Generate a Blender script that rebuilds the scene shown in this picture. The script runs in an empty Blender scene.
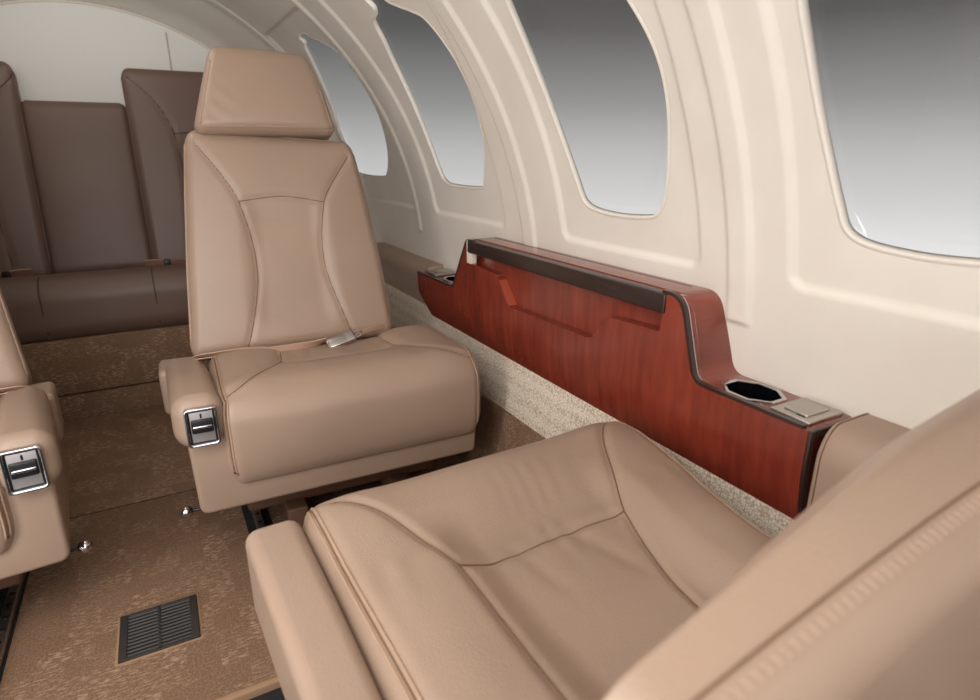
import bpy, bmesh, math, random
import numpy as np
from mathutils import Matrix, Vector

random.seed(4)
RNG = np.random.RandomState(7)
sc = bpy.context.scene
COL = sc.collection
XC, ZC, RAD = -.12, .45, .823          # cabin cross-section: a circle about (XC, ZC)

# ------------------------------------------------------------------ materials
def srgb(r, g, b):
    f = lambda c: ((c / 255 + .055) / 1.055) ** 2.4 if c > 10 else c / 255 / 12.92
    return (f(r), f(g), f(b), 1)

def nd(nt, typ, **kw):
    n = nt.nodes.new(typ)
    for k, v in kw.items():
        if k in n.inputs: n.inputs[k].default_value = v
        else: setattr(n, k, v)
    return n

def base_mat(name, col, rough=.5, metal=0., spec=.5, coat=0.):
    m = bpy.data.materials.new(name); m.use_nodes = True
    nt = m.node_tree; b = nt.nodes['Principled BSDF']
    b.inputs['Base Color'].default_value = col
    b.inputs['Roughness'].default_value = rough
    b.inputs['Metallic'].default_value = metal
    b.inputs['Specular IOR Level'].default_value = spec
    b.inputs['Coat Weight'].default_value = coat
    b.inputs['Coat Roughness'].default_value = .08
    return m, nt, b

def coords(nt, scale=(1, 1, 1)):
    tc = nd(nt, 'ShaderNodeTexCoord'); mp = nd(nt, 'ShaderNodeMapping')
    mp.inputs['Scale'].default_value = scale
    nt.links.new(tc.outputs['Object'], mp.inputs['Vector'])
    return mp.outputs['Vector']

def ramp(nt, fac, stops):
    r = nd(nt, 'ShaderNodeValToRGB')
    els = r.color_ramp.elements
    while len(els) < len(stops): els.new(.5)
    for e, (p, c) in zip(els, stops): e.position = p; e.color = c
    nt.links.new(fac, r.inputs['Fac'])
    return r.outputs['Color']

def noise(nt, vec, scale, detail=3., rough=.5):
    n = nd(nt, 'ShaderNodeTexNoise', Scale=scale, Detail=detail, Roughness=rough)
    nt.links.new(vec, n.inputs['Vector'])
    return n.outputs['Fac']

def bump(nt, b, h, strength, dist):
    bp = nd(nt, 'ShaderNodeBump', Strength=strength, Distance=dist)
    nt.links.new(h, bp.inputs['Height']); nt.links.new(bp.outputs['Normal'], b.inputs['Normal'])

def leather(name, c, rough=.40):
    m, nt, b = base_mat(name, c, rough, spec=.45)
    v = coords(nt)
    lo = tuple(x * .93 for x in c[:3]) + (1,); hi = tuple(min(1, x * 1.05) for x in c[:3]) + (1,)
    nt.links.new(ramp(nt, noise(nt, v, 5, 3), [(.3, lo), (.7, hi)]), b.inputs['Base Color'])
    vo = nd(nt, 'ShaderNodeTexVoronoi', Scale=520.); nt.links.new(v, vo.inputs['Vector'])
    mx = nd(nt, 'ShaderNodeMath', operation='ADD')
    nt.links.new(vo.outputs['Distance'], mx.inputs[0]); nt.links.new(noise(nt, v, 60, 4), mx.inputs[1])
    bump(nt, b, mx.outputs[0], .16, .0012)
    return m

TAN = leather('tan_leather', srgb(157, 133, 115))
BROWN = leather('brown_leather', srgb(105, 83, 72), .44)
PIPE = leather('piping_leather', srgb(166, 138, 117))
BELT = base_mat('belt_webbing', srgb(190, 156, 134), .7)[0]
SEAM = base_mat('seam_thread', srgb(112, 84, 62), .8)[0]
STITCH = base_mat('stitch_thread', srgb(170, 144, 126), .7)[0]
GREYSEAM = base_mat('fabric_seam', srgb(188, 184, 175), .9)[0]
BROWNSEAM = base_mat('brown_seam', srgb(70, 50, 40), .8)[0]
BELTBROWN = base_mat('brown_belt', srgb(150, 112, 92), .6)[0]
CHROME = base_mat('chrome', srgb(205, 203, 204), .16, 1.)[0]
STEEL = base_mat('satin_steel', srgb(190, 184, 178), .34, 1.)[0]
PLATE = base_mat('grey_plate', srgb(188, 182, 182), .42, .75)[0]
BLACK = base_mat('black_plastic', srgb(22, 21, 22), .4)[0]
GLOSSBLACK = base_mat('black_glaze', srgb(10, 11, 15), .07, 0, .6)[0]
RUBBER = base_mat('dark_floor_plate', srgb(20, 19, 20), .8)[0]
EDGE = base_mat('dark_edge_band', srgb(48, 26, 22), .35, coat=.3)[0]
WORN_HIGHLIGHT = base_mat('worn_edge_and_highlight', srgb(196, 172, 176), .5)[0]  # shared by the worn chips and the painted highlight line
CREAM = base_mat('cream_block', srgb(222, 208, 190), .5)[0]
VENT = base_mat('bronze_grille', srgb(42, 36, 33), .6, .0)[0]
VENTDARK = base_mat('vent_pit', srgb(14, 12, 11), .8)[0]
DARKBROWN = base_mat('pedestal_brown', srgb(92, 64, 48), .6)[0]

def wall_mat():
    c = srgb(220, 211, 200)
    m, nt, b = base_mat('cabin_shell', c, .55, spec=.35)
    v = coords(nt)
    nt.links.new(ramp(nt, noise(nt, v, 9, 4), [(.3, srgb(217, 208, 196)), (.7, srgb(223, 215, 204))]), b.inputs['Base Color'])
    bump(nt, b, noise(nt, v, 420, 3), .12, .001)
    return m
SHELL = wall_mat()

def fabric_mat():
    m, nt, b = base_mat('bulkhead_fabric', srgb(232, 229, 222), .9, spec=.2)
    v = coords(nt)
    bump(nt, b, noise(nt, v, 500, 3), .25, .001)
    return m
FABRIC = fabric_mat()

def wood_mat():
    m, nt, b = base_mat('cherry_veneer', srgb(130, 52, 34), .26, spec=.5, coat=.6)
    v = coords(nt, (5, 60, 8))
    w = coords(nt, (2.2, 9, 3))
    g1 = noise(nt, v, 1.0, 6, .62); g2 = noise(nt, w, 1.0, 3, .5)
    ad = nd(nt, 'ShaderNodeMath', operation='MULTIPLY_ADD'); ad.inputs[1].default_value = .55
    nt.links.new(g2, ad.inputs[0]); nt.links.new(g1, ad.inputs[2])
    nt.links.new(ramp(nt, ad.outputs[0], [(.45, srgb(96, 33, 23)), (.7, srgb(114, 42, 29)), (1.0, srgb(134, 55, 38))]), b.inputs['Base Color'])
    return m
WOOD = wood_mat()
WOOD_LIT = base_mat('cherry_painted_lit_edge', srgb(166, 78, 54), .35, coat=.3)[0]  # brightness of the lit recess wall put into the wood colour

def carpet_mat():
    m, nt, b = base_mat('floor_carpet', srgb(150, 120, 92), .95, spec=.1)
    v = coords(nt)
    # woven dashes grouped in blocks
    dash = noise(nt, coords(nt, (75, 300, 300)), 1., 1.5, .5)
    cell = nd(nt, 'ShaderNodeTexVoronoi', Scale=24., distance='CHEBYCHEV'); cell.inputs['Randomness'].default_value = .45
    nt.links.new(v, cell.inputs['Vector'])
    sep = nd(nt, 'ShaderNodeSeparateColor'); nt.links.new(cell.outputs['Color'], sep.inputs[0])
    d2 = nd(nt, 'ShaderNodeMapRange'); d2.inputs['From Min'].default_value = .48; d2.inputs['From Max'].default_value = .66
    nt.links.new(dash, d2.inputs['Value'])
    m1 = nd(nt, 'ShaderNodeMath', operation='MULTIPLY'); nt.links.new(d2.outputs[0], m1.inputs[0]); nt.links.new(sep.outputs[0], m1.inputs[1])
    n3 = noise(nt, v, 300, 5, .75)
    m3 = nd(nt, 'ShaderNodeMath', operation='MULTIPLY_ADD'); nt.links.new(m1.outputs[0], m3.inputs[0]); m3.inputs[1].default_value = .40
    nt.links.new(n3, m3.inputs[2])
    col = ramp(nt, m3.outputs[0], [(.28, srgb(97, 73, 56)), (.5, srgb(120, 93, 73)), (.88, srgb(168, 139, 117))])
    nt.links.new(col, b.inputs['Base Color'])
    bump(nt, b, m3.outputs[0], .5, .003)
    return m
CARPET = carpet_mat()
BIND = base_mat('carpet_binding', srgb(150, 118, 90), .9)[0]

def tweed_mat():
    m, nt, b = base_mat('tweed', srgb(205, 190, 170), .95, spec=.1)
    v = coords(nt, (1, 1, 1))
    vo = nd(nt, 'ShaderNodeTexVoronoi', Scale=250.); vo.inputs['Randomness'].default_value = .6
    nt.links.new(v, vo.inputs['Vector'])
    ad = nd(nt, 'ShaderNodeMath', operation='MULTIPLY_ADD'); ad.inputs[1].default_value = .5
    nt.links.new(noise(nt, v, 300, 3), ad.inputs[0]); nt.links.new(vo.outputs['Distance'], ad.inputs[2])
    nt.links.new(ramp(nt, ad.outputs[0], [(.25, srgb(236, 226, 212)), (.65, srgb(220, 208, 190)), (1.0, srgb(178, 160, 140))]), b.inputs['Base Color'])
    iv = nd(nt, 'ShaderNodeMath', operation='SUBTRACT'); iv.inputs[0].default_value = 1; nt.links.new(ad.outputs[0], iv.inputs[1])
    bump(nt, b, iv.outputs[0], .5, .003)
    return m
TWEED = tweed_mat()

def pane_mat():
    m = bpy.data.materials.new('window_pane'); m.use_nodes = True
    nt = m.node_tree; nt.nodes.clear()
    out = nd(nt, 'ShaderNodeOutputMaterial'); tr = nd(nt, 'ShaderNodeBsdfTransparent')
    tr.inputs[0].default_value = (.97, .97, .97, 1)
    gl = nd(nt, 'ShaderNodeBsdfGlossy', Roughness=.02); mix = nd(nt, 'ShaderNodeMixShader'); mix.inputs[0].default_value = .03
    nt.links.new(tr.outputs[0], mix.inputs[1]); nt.links.new(gl.outputs[0], mix.inputs[2]); nt.links.new(mix.outputs[0], out.inputs[0])
    return m
PANE = pane_mat()

# ------------------------------------------------------------------ object helpers
def link(name, verts, faces, mat, parent=None, smooth=True, sharp=None):
    me = bpy.data.meshes.new(name)
    me.from_pydata([tuple(map(float, v)) for v in verts], [], faces)
    bm = bmesh.new(); bm.from_mesh(me); bmesh.ops.recalc_face_normals(bm, faces=bm.faces); bm.to_mesh(me); bm.free()
    if smooth: me.polygons.foreach_set('use_smooth', [len(p.vertices) <= 4 for p in me.polygons])
    if sharp: me.set_sharp_from_angle(angle=math.radians(sharp))
    me.materials.append(mat); me.update()
    o = bpy.data.objects.new(name, me); COL.objects.link(o)
    if parent: o.parent = parent
    return o

def thing(name, label, cat, loc=(0, 0, 0), rz=0, group=None):
    o = bpy.data.objects.new(name, None); COL.objects.link(o)
    o.empty_display_size = .05
    o.location = loc; o.rotation_euler = (0, 0, math.radians(rz))
    return tag(o, label, cat, group)

def tag(o, label, cat, group=None):
    o['label'] = label; o['category'] = cat
    if group: o['group'] = group
    return o

def structure(o, label=None, cat='structure'):
    o['kind'] = 'structure'
    if label: o['label'] = label
    o['category'] = cat
    return o

def sstep(x, a, b):
    t = np.clip((x - a) / (b - a), 0, 1); return t * t * (3 - 2 * t)

def catmull(pts, n=12, closed=False):
    P = [np.array(p, float) for p in pts]; out = []
    m = len(P); rng = range(m) if closed else range(m - 1)
    for i in rng:
        if closed: p0, p1, p2, p3 = P[i - 1], P[i], P[(i + 1) % m], P[(i + 2) % m]
        else: p0, p1, p2, p3 = P[max(i - 1, 0)], P[i], P[i + 1], P[min(i + 2, m - 1)]
        for k in range(n):
            t = k / n
            out.append(.5 * (2 * p1 + (p2 - p0) * t + (2 * p0 - 5 * p1 + 4 * p2 - p3) * t * t + (3 * p1 - p0 - 3 * p2 + p3) * t ** 3))
    if not closed: out.append(P[-1])
    return np.array(out)

def polydist(xy, poly):
    """distance from points (N,2) to an open polyline (M,2)"""
    best = np.full(len(xy), 1e9)
    for a, b in zip(poly[:-1], poly[1:]):
        ab = b - a; L = (ab @ ab) + 1e-12
        t = np.clip(((xy - a) @ ab) / L, 0, 1)
        d = np.hypot(*(xy - a - t[:, None] * ab).T)
        best = np.minimum(best, d)
    return best

def tube_data(pts, r, n=6, caps=True):
    pts = np.asarray(pts, float); V = []; F = []
    up = np.array([.13, .27, .95])
    for i, p in enumerate(pts):
        t = pts[min(i + 1, len(pts) - 1)] - pts[max(i - 1, 0)]
        t = t / (np.linalg.norm(t) + 1e-12)
        a = np.cross(t, up); a /= np.linalg.norm(a) + 1e-12; b = np.cross(t, a)
        rr = r[i] if hasattr(r, '__len__') else r
        for k in range(n):
            ang = 2 * math.pi * k / n
            V.append(p + rr * (math.cos(ang) * a + math.sin(ang) * b))
    for i in range(len(pts) - 1):
        for k in range(n):
            F.append((i * n + k, i * n + (k + 1) % n, (i + 1) * n + (k + 1) % n, (i + 1) * n + k))
    if caps:
        F.append(tuple(range(n))); F.append(tuple((len(pts) - 1) * n + k for k in range(n)))
    return V, F

class Mesh:
    """collects verts/faces for one object"""
    def __init__(s): s.V = []; s.F = []
    def add(s, V, F):
        o = len(s.V); s.V += [np.array(v, float) for v in V]; s.F += [tuple(i + o for i in f) for f in F]; return s
    def tube(s, pts, r, n=6): return s.add(*tube_data(pts, r, n))
    def box(s, x0, x1, y0, y1, z0, z1, bev=0, R=None):
        bm = bmesh.new(); bmesh.ops.create_cube(bm, size=1)
        for v in bm.verts: v.co = Vector(((x0 + x1) / 2 + v.co.x * (x1 - x0), (y0 + y1) / 2 + v.co.y * (y1 - y0), (z0 + z1) / 2 + v.co.z * (z1 - z0)))
        if bev: bmesh.ops.bevel(bm, geom=bm.edges[:], offset=bev, segments=3, profile=.5, affect='EDGES')
        bm.verts.index_update()
        s.add([R @ np.array(v.co) if R is not None else v.co for v in bm.verts], [[v.index for v in f.verts] for f in bm.faces]); bm.free(); return s
    def cut(s, planes):
        """slice the mesh by horizontal planes so it can be bent"""
        me = bpy.data.meshes.new('t'); me.from_pydata([tuple(map(float, v)) for v in s.V], [], s.F); bm = bmesh.new(); bm.from_mesh(me)
        for z in planes: bmesh.ops.bisect_plane(bm, geom=bm.verts[:] + bm.edges[:] + bm.faces[:], plane_co=(0, 0, z), plane_no=(0, 0, 1))
        bm.verts.index_update(); s.V = [np.array(v.co) for v in bm.verts]; s.F = [tuple(v.index for v in f.verts) for f in bm.faces]
        bm.free(); bpy.data.meshes.remove(me); return s
    def build(s, name, mat, parent=None, X=None, sharp=35, smooth=True):
        V = np.array(s.V)
        if X is not None: V = X(V)
        return link(name, V, s.F, mat, parent, smooth, sharp)

def prism(poly, lo, hi, axis, bev=.004, seg=3):
    """extrude a closed 2-D polygon between lo and hi along axis; caps are rounded by insetting"""
    P = np.array(poly, float); n = len(P)
    area = .5 * np.sum(P[:, 0] * np.roll(P[:, 1], -1) - np.roll(P[:, 0], -1) * P[:, 1])
    if area < 0: P = P[::-1]
    d1 = P - np.roll(P, 1, 0); d2 = np.roll(P, -1, 0) - P
    n1 = np.stack([d1[:, 1], -d1[:, 0]], 1); n2 = np.stack([d2[:, 1], -d2[:, 0]], 1)
    n1 /= np.linalg.norm(n1, axis=1)[:, None] + 1e-12; n2 /= np.linalg.norm(n2, axis=1)[:, None] + 1e-12
    N = n1 + n2; N /= np.maximum(np.linalg.norm(N, axis=1)[:, None] ** 2 / 2, .35)
    rings = []
    angs = [k / seg * math.pi / 2 for k in range(seg + 1)]
    for a in angs: rings.append((lo + bev * (1 - math.sin(a)), bev * (1 - math.cos(a))))
    rings = [(lo + bev * (1 - math.sin(a)), bev * (1 - math.cos(math.pi / 2 - a) if False else (1 - math.sin(math.acos(max(0, 1 - math.sin(a))) if False else a)))) for a in angs]
    rings = [(lo + bev * (1 - math.cos(a)), bev * (1 - math.sin(a))) for a in angs]
    rings += [(hi - bev * (1 - math.cos(a)), bev * (1 - math.sin(a))) for a in reversed(angs)]
    V = []; F = []
    for w, ins in rings:
        Q = P - N * ins
        for q in Q:
            V.append((w, q[0], q[1]) if axis == 'x' else (q[0], w, q[1]) if axis == 'y' else (q[0], q[1], w))
    for i in range(len(rings) - 1):
        for k in range(n): F.append((i * n + k, i * n + (k + 1) % n, (i + 1) * n + (k + 1) % n, (i + 1) * n + k))
    F.append(tuple(range(n - 1, -1, -1))); F.append(tuple((len(rings) - 1) * n + k for k in range(n)))
    return V, F

def roundpoly(pts, n=5):
    """pts: (x, y, radius) -> polygon with rounded corners"""
    out = []; m = len(pts)
    for i in range(m):
        p0, p1, p2 = (np.array(pts[j % m][:2], float) for j in (i - 1, i, i + 1)); r = pts[i][2]
        if r <= 0: out.append(p1); continue
        a = (p0 - p1) / np.linalg.norm(p0 - p1); b = (p2 - p1) / np.linalg.norm(p2 - p1)
        half = math.acos(max(-1, min(1, a @ b))) / 2; d = r / math.tan(half)
        d = min(d, .48 * np.linalg.norm(p0 - p1), .48 * np.linalg.norm(p2 - p1))
        s, e = p1 + a * d, p1 + b * d
        for k in range(n + 1):
            t = k / n; out.append((1 - t) ** 2 * s + 2 * t * (1 - t) * p1 + t * t * e)
    return np.array(out)

class Soft:
    """a rounded upholstered block; +z is the dressed face. deform(Q, P) bends it, X places it in its thing"""
    def __init__(s, h, r, step=.006, deform=None, X=None, grooves=(), gd=.004, gw=.005):
        s.h = np.array(h, float); s.r = np.minimum(np.array(r if hasattr(r, '__len__') else (r, r, r), float), s.h * .98)
        s.step = step; s.deform = deform; s.X = X; s.gr = [catmull(g, 8) for g in grooves]; s.gd = gd; s.gw = gw
    def surf(s, P, lift=0.):
        P = np.atleast_2d(np.array(P, float)); inner = np.clip(P, -(s.h - s.r), s.h - s.r)
        d = (P - inner) / s.r; L = np.linalg.norm(d, axis=1)[:, None]; d = d / np.maximum(L, 1e-9)
        nrm = d / s.r; nrm /= np.linalg.norm(nrm, axis=1)[:, None] + 1e-12
        Q = inner + d * s.r
        if s.gr:
            g = np.zeros(len(P))
            for poly in s.gr: g = np.maximum(g, np.exp(-(polydist(P[:, :2], poly) / s.gw) ** 2))
            Q[:, 2] -= s.gd * g * np.clip(d[:, 2], 0, 1)
        Q = Q + nrm * lift
        if s.deform: Q = s.deform(Q, P)
        return s.X(Q) if s.X else Q
    def axis(s, i):
        h, r = s.h[i], s.r[i]; edge = [r * math.tan(math.pi / 4 * k / 6) for k in range(1, 7)]
        inn = h - r; n = max(1, int(2 * inn / s.step))
        mid = [-inn + 2 * inn * k / n for k in range(n + 1)] if inn > 1e-6 else [0.]
        return np.array([-inn - e for e in reversed(edge)] + mid + [inn + e for e in edge])
    def mesh(s):
        A = [s.axis(i) for i in range(3)]; idx = {}; V = []; F = []
        def vid(p):
            k = tuple(np.round(p, 6))
            if k not in idx: idx[k] = len(V); V.append(p)
            return idx[k]
        for ax in range(3):
            u, v = [i for i in range(3) if i != ax]
            for sg in (-1, 1):
                ids = []
                for a in A[u]:
                    row = []
                    for b in A[v]:
                        p = [0, 0, 0]; p[ax] = sg * s.h[ax]; p[u] = a; p[v] = b; row.append(vid(tuple(p)))
                    ids.append(row)
                for i in range(len(A[u]) - 1):
                    for j in range(len(A[v]) - 1): F.append((ids[i][j], ids[i + 1][j], ids[i + 1][j + 1], ids[i][j + 1]))
        return s.surf(V), F
    def build(s, name, mat, parent=None):
        V, F = s.mesh(); return link(name, V, F, mat, parent)
    def seams(s, name, lines, mat, parent, r=.0011, lift=.0, n=10, smooth=True):
        for l in lines:
            p = catmull(l, n) if smooth else (np.array(l) if len(l) > 8 else np.concatenate([np.linspace(l[i], l[i + 1], 13)[:-1] for i in range(len(l) - 1)]))
            if p.shape[1] == 2: p = np.column_stack([p, np.full(len(p), s.h[2])])
            M = Mesh(); M.tube(s.surf(p, lift), r, 6); M.build(name, mat, parent, sharp=None)

def mirror_x(m): return (lambda V: np.array(V) * np.array([m, 1, 1]))

# ------------------------------------------------------------------ cabin shell
WY = {1: [(2.161, 17.7), (2.159, 22.6), (2.115, 31), (2.03, 38.6), (1.965, 43.3), (1.94, 45), (1.915, 45.6), (1.917, 46.8), (1.886, 47.3), (1.845, 46.75), (1.83, 45.6), (1.797, 44.6), (1.77, 43.2), (1.738, 41), (1.727, 35.6), (1.746, 28.6), (1.804, 21.4), (1.872, 16.9), (1.929, 15.6), (2.084, 15.4), (2.14, 16)],
      2: [(1.433, 15.9), (1.454, 18.7), (1.455, 25.8), (1.43, 35.2), (1.40, 40), (1.38, 42.9), (1.352, 43.6), (1.335, 44.5), (1.338, 46.3), (1.305, 46.9), (1.27, 46.3), (1.264, 44.4), (1.231, 42.8), (1.205, 41.8), (1.175, 40.1), (1.158, 35.2), (1.161, 29.5), (1.188, 22.9), (1.237, 16.9), (1.263, 15.6), (1.369, 15.4)],
      3: [(.857, 15.3), (.875, 17.7), (.892, 24.4), (.894, 32), (.882, 38.7), (.862, 42), (.83, 43.4), (.808, 44.3), (.806, 46.3), (.77, 46.9), (.738, 46.3), (.735, 44.6), (.705, 43.2), (.675, 40.5), (.653, 35.3), (.638, 31), (.638, 27), (.652, 22.4), (.676, 17.2), (.698, 15.2), (.733, 14.7), (.8, 14.6)]}
WY[4] = [(y - .471, t) for y, t in WY[3]]
WY[5] = [(y - .942, t) for y, t in WY[3]]
def opening(k, v):
    # the drawn edge is the pane's; far side of each opening lies a little deeper in the wall
    lo, hi = min(y for y, t in v), max(y for y, t in v); out = []
    for y, t in v:
        u = (y - lo) / (hi - lo); u = u * u * (3 - 2 * u)
        c = 1.0 if t > 22 else (22 - t) / 7.5
        out.append((y + max(y, .3) * (.004 + .020 * u), RAD * math.radians(t if t > 22 else t - (.55 if k in (1, 2) else .95) * c)))
    return catmull(out, 10, True)
OUT = {k: opening(k, v) for k, v in WY.items()}
STRAPS = [(2.19, 2.245), (1.682, 1.708), (1.056, 1.102), (.525, .562), (.002, .04), (-.5, -.46)]
PANELS = [(1.715, 2.175), (1.178, 1.562), (.616, .955), (.146, .468), (-.325, -.02)]
RO = RAD

def relief(y, th):
    """inward height of the moulded shell at (y, degrees)"""
    e = .0035; h = np.zeros_like(y)
    up = sstep(th, 4.6, 5.1) * (1 - sstep(th, 171, 172))
    for a, b in STRAPS: h += .0055 * sstep(y, a - e, a + e) * (1 - sstep(y, b - e, b + e)) * up
    for a, b in PANELS:
        a = a - .055 * sstep(th, 18, 46) * (1 if a > 1.1 and a < 1.3 else .15)
        r = .02; cx = (a + b) / 2; s = RAD * np.radians(th); lo, hi = RAD * math.radians(9.6), RAD * math.radians(51)
        qx = np.abs(y - cx) - (b - a) / 2 + r; qs = np.abs(s - (lo + hi) / 2) - (hi - lo) / 2 + r
        d = np.hypot(np.maximum(qx, 0), np.maximum(qs, 0)) + np.minimum(np.maximum(qx, qs), 0) - r
        h -= .0065 * (1 - sstep(d, -e * 1.3, e * 1.3))
    return h

def radius(y): return RAD - .19 * np.maximum(0, y - 2.27)

def axis_samples(lo, hi, fine, coarse, spans):
    out = [lo]
    while out[-1] < hi - 1e-9:
        st = fine if any(a <= out[-1] <= b for a, b in spans) else coarse
        out.append(min(hi, out[-1] + st))
    return np.array(out)

def shell_point(y, s, rin, mx):
    th = s / RAD
    r = radius(y) - rin
    return np.stack([XC + mx * r * np.cos(th), y, ZC + r * np.sin(th)], -1)

def hoop(name, t0, t1, mx=1, windows=True, fine=.0042, ymin=-1.05):
    Y = axis_samples(ymin, 2.62, fine, .02, [(.08, 2.28)] if windows else [])
    T = axis_samples(math.radians(t0), math.radians(t1), fine / RAD, .02, [(math.radians(4), math.radians(54))]) if windows else np.radians(np.linspace(t0, t1, 60))
    if not windows: Y = np.unique(np.round(np.concatenate([np.arange(ymin, 2.62, .03), [v + d for a, b in STRAPS for v in (a, b) for d in (-.0035, 0, .0035)]]), 4))
    yy, ss = np.meshgrid(Y, T * RAD, indexing='ij'); sh = yy.shape
    y = yy.ravel().copy(); s = ss.ravel().copy()
    inside = np.zeros(len(y), int); near = {}
    if windows:
        for k, poly in OUT.items():
            m = (y > poly[:, 0].min() - .01) & (y < poly[:, 0].max() + .01) & (s > poly[:, 1].min() - .01) & (s < poly[:, 1].max() + .01)
            ids = np.nonzero(m)[0]
            px, ps = y[ids], s[ids]; ins = np.zeros(len(ids), bool)
            a, b = poly, np.roll(poly, -1, 0)
            for (x1, s1), (x2, s2) in zip(a, b):
                c = ((s1 > ps) != (s2 > ps)) & (px < (x2 - x1) * (ps - s1) / (s2 - s1 + 1e-15) + x1); ins ^= c
            inside[ids[ins]] = k
    I = np.arange(len(y)).reshape(sh)
    q = np.stack([I[:-1, :-1], I[1:, :-1], I[1:, 1:], I[:-1, 1:]], -1).reshape(-1, 4)
    allin = (inside[q] > 0).all(1); q = q[~allin]
    used = np.unique(q); bad = used[inside[used] > 0]
    nrm = {}
    for v in bad:                                     # pull the ragged edge onto the opening's outline
        poly = OUT[inside[v]]; a, b = poly, np.roll(poly, -1, 0); ab = b - a
        p = np.array([y[v], s[v]]); t = np.clip(((p - a) * ab).sum(1) / ((ab * ab).sum(1) + 1e-15), 0, 1)
        c = a + ab * t[:, None]; i = np.argmin(((c - p) ** 2).sum(1)); y[v], s[v] = c[i]
    h = relief(y, np.degrees(s / RAD))
    P = shell_point(y, s, h, mx)
    remap = -np.ones(len(y), int); remap[used] = np.arange(len(used))
    V = [tuple(p) for p in P[used]]; F = [tuple(int(i) for i in f) for f in remap[q]]
    me_o = link(name, V, F, SHELL)
    # make normals face the cabin
    return me_o

def reveal_into(mesh, k, mx):
    """the thickness of the opening: a rolled lip, then the return outwards"""
    poly = OUT[k]; n = len(poly); ctr = poly.mean(0)
    t = np.roll(poly, -1, 0) - np.roll(poly, 1, 0); nn = np.stack([t[:, 1], -t[:, 0]], 1); nn /= np.linalg.norm(nn, axis=1)[:, None] + 1e-12
    sgn = np.sign(((ctr - poly) * nn).sum()); nn *= sgn           # towards the opening
    h0 = relief(poly[:, 0], np.degrees(poly[:, 1] / RAD))
    rings = [(-.004, .0004), (-.001, .0018), (.001, .0018), (.0022, .0003), (.0026, -.003), (.0026, -.0085), (-.008, -.0085)]
    V = []; F = []
    for off, up in rings:
        q = poly + nn * off
        V += list(shell_point(q[:, 0], q[:, 1], h0 + up, mx))
    for r in range(len(rings) - 1):
        for i in range(n): F.append((r * n + i, r * n + (i + 1) % n, (r + 1) * n + (i + 1) % n, (r + 1) * n + i))
    mesh.add(V, F)

def pane(k, mx, num):
    poly = OUT[k]; n = len(poly); ctr = poly.mean(0)
    rings = 8; V = []; F = []
    for up in (-.0065, -.0085):
        base = len(V)
        for r in range(rings):
            q = ctr + (poly - ctr) * (1.015 * (1 - r / rings)); V += list(shell_point(q[:, 0], q[:, 1], np.full(n, up - .0065), mx))
        V += list(shell_point(ctr[:1], ctr[1:], np.array([up - .0065]), mx))
        for r in range(rings - 1):
            for i in range(n): F.append((base + r * n + i, base + r * n + (i + 1) % n, base + (r + 1) * n + (i + 1) % n, base + (r + 1) * n + i))
        for i in range(n): F.append((base + (rings - 1) * n + i, base + (rings - 1) * n + (i + 1) % n, base + rings * n))
    b2 = rings * n + 1
    for i in range(n): F.append((i, (i + 1) % n, b2 + (i + 1) % n, b2 + i))
    o = link('window_%d' % num, V, F, PANE)
    structure(o, cat='window')
    return o

wr = structure(hoop('wall_right', -14, 62, 1), cat='wall')
wl = structure(hoop('wall_left', -14, 62, -1, fine=.009), cat='wall')
ce = structure(hoop('ceiling', 62, 118, 1, windows=False), cat='ceiling')
for mx, nm, start in ((1, 'trim_right', 1), (-1, 'trim_left', 6)):
    for k in OUT:
        M = Mesh(); reveal_into(M, k, mx)
        o = M.build('trim_%d' % (start + k - 1), SHELL, sharp=None); structure(o, cat='window trim')
        pane(k, mx, start + k - 1)

# aft bulkhead
def bulkhead():
    yb = 2.60; r = radius(np.array([yb]))[0] + .004
    V = []; F = []
    for yo in (yb, yb + .03):
        for i in range(73):
            a = math.radians(-45 + 270 * i / 72); V.append((XC + r * math.cos(a), yo, max(-.02, ZC + r * math.sin(a))))
    n = 73
    for i in range(n): F.append((i, (i + 1) % n, n + (i + 1) % n, n + i))
    F.append(tuple(range(n))); F.append(tuple(range(n, 2 * n)))
    structure(link('wall_back', V, F, FABRIC, smooth=False), cat='wall')
    # vertical seam in the fabric and the moulding round its rim
    M = Mesh(); M.tube([(.142, yb - .001, .5), (.142, yb - .001, 1.14)], .003, 6)
    structure(M.build('trim_11', GREYSEAM), cat='trim')
    pts = [(XC + (r - .006) * math.cos(a), yb - .004, ZC + (r - .006) * math.sin(a)) for a in np.radians(np.linspace(0, 180, 60))]
    M = Mesh(); M.tube(pts, .004, 8); structure(M.build('trim_12', SHELL), cat='trim')
bulkhead()

# floor
M = Mesh(); M.box(-.80, .605, .768, 1.4035, -.02, 0, .001); structure(M.build('floor', CARPET), cat='floor')
M = Mesh(); M.box(-.80, .605, 1.4085, 1.995, -.02, .0004, .002); structure(M.build('floor_aft', CARPET), cat='floor')
M = Mesh(); M.box(-.80, .605, 1.40, 1.413, -.022, -.001); structure(M.build('trim_13', VENTDARK), cat='trim')
M = Mesh(); M.box(-.80, .605, .757, .7685, -.02, .002, .003); structure(M.build('trim_14', BIND), cat='trim')
M = Mesh(); M.box(-.80, .605, -1.05, .757, -.03, -.012); structure(M.build('floor_front', RUBBER), cat='floor')
# riser under the aft bench
M = Mesh(); M.box(-.85, .65, 1.993, 2.03, -.02, .076, .002); structure(M.build('trim_15', CARPET), cat='trim')
M = Mesh(); M.box(-.85, .65, 1.987, 2.03, .0815, .243, .003); structure(M.build('trim_16', CARPET), cat='trim')
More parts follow.
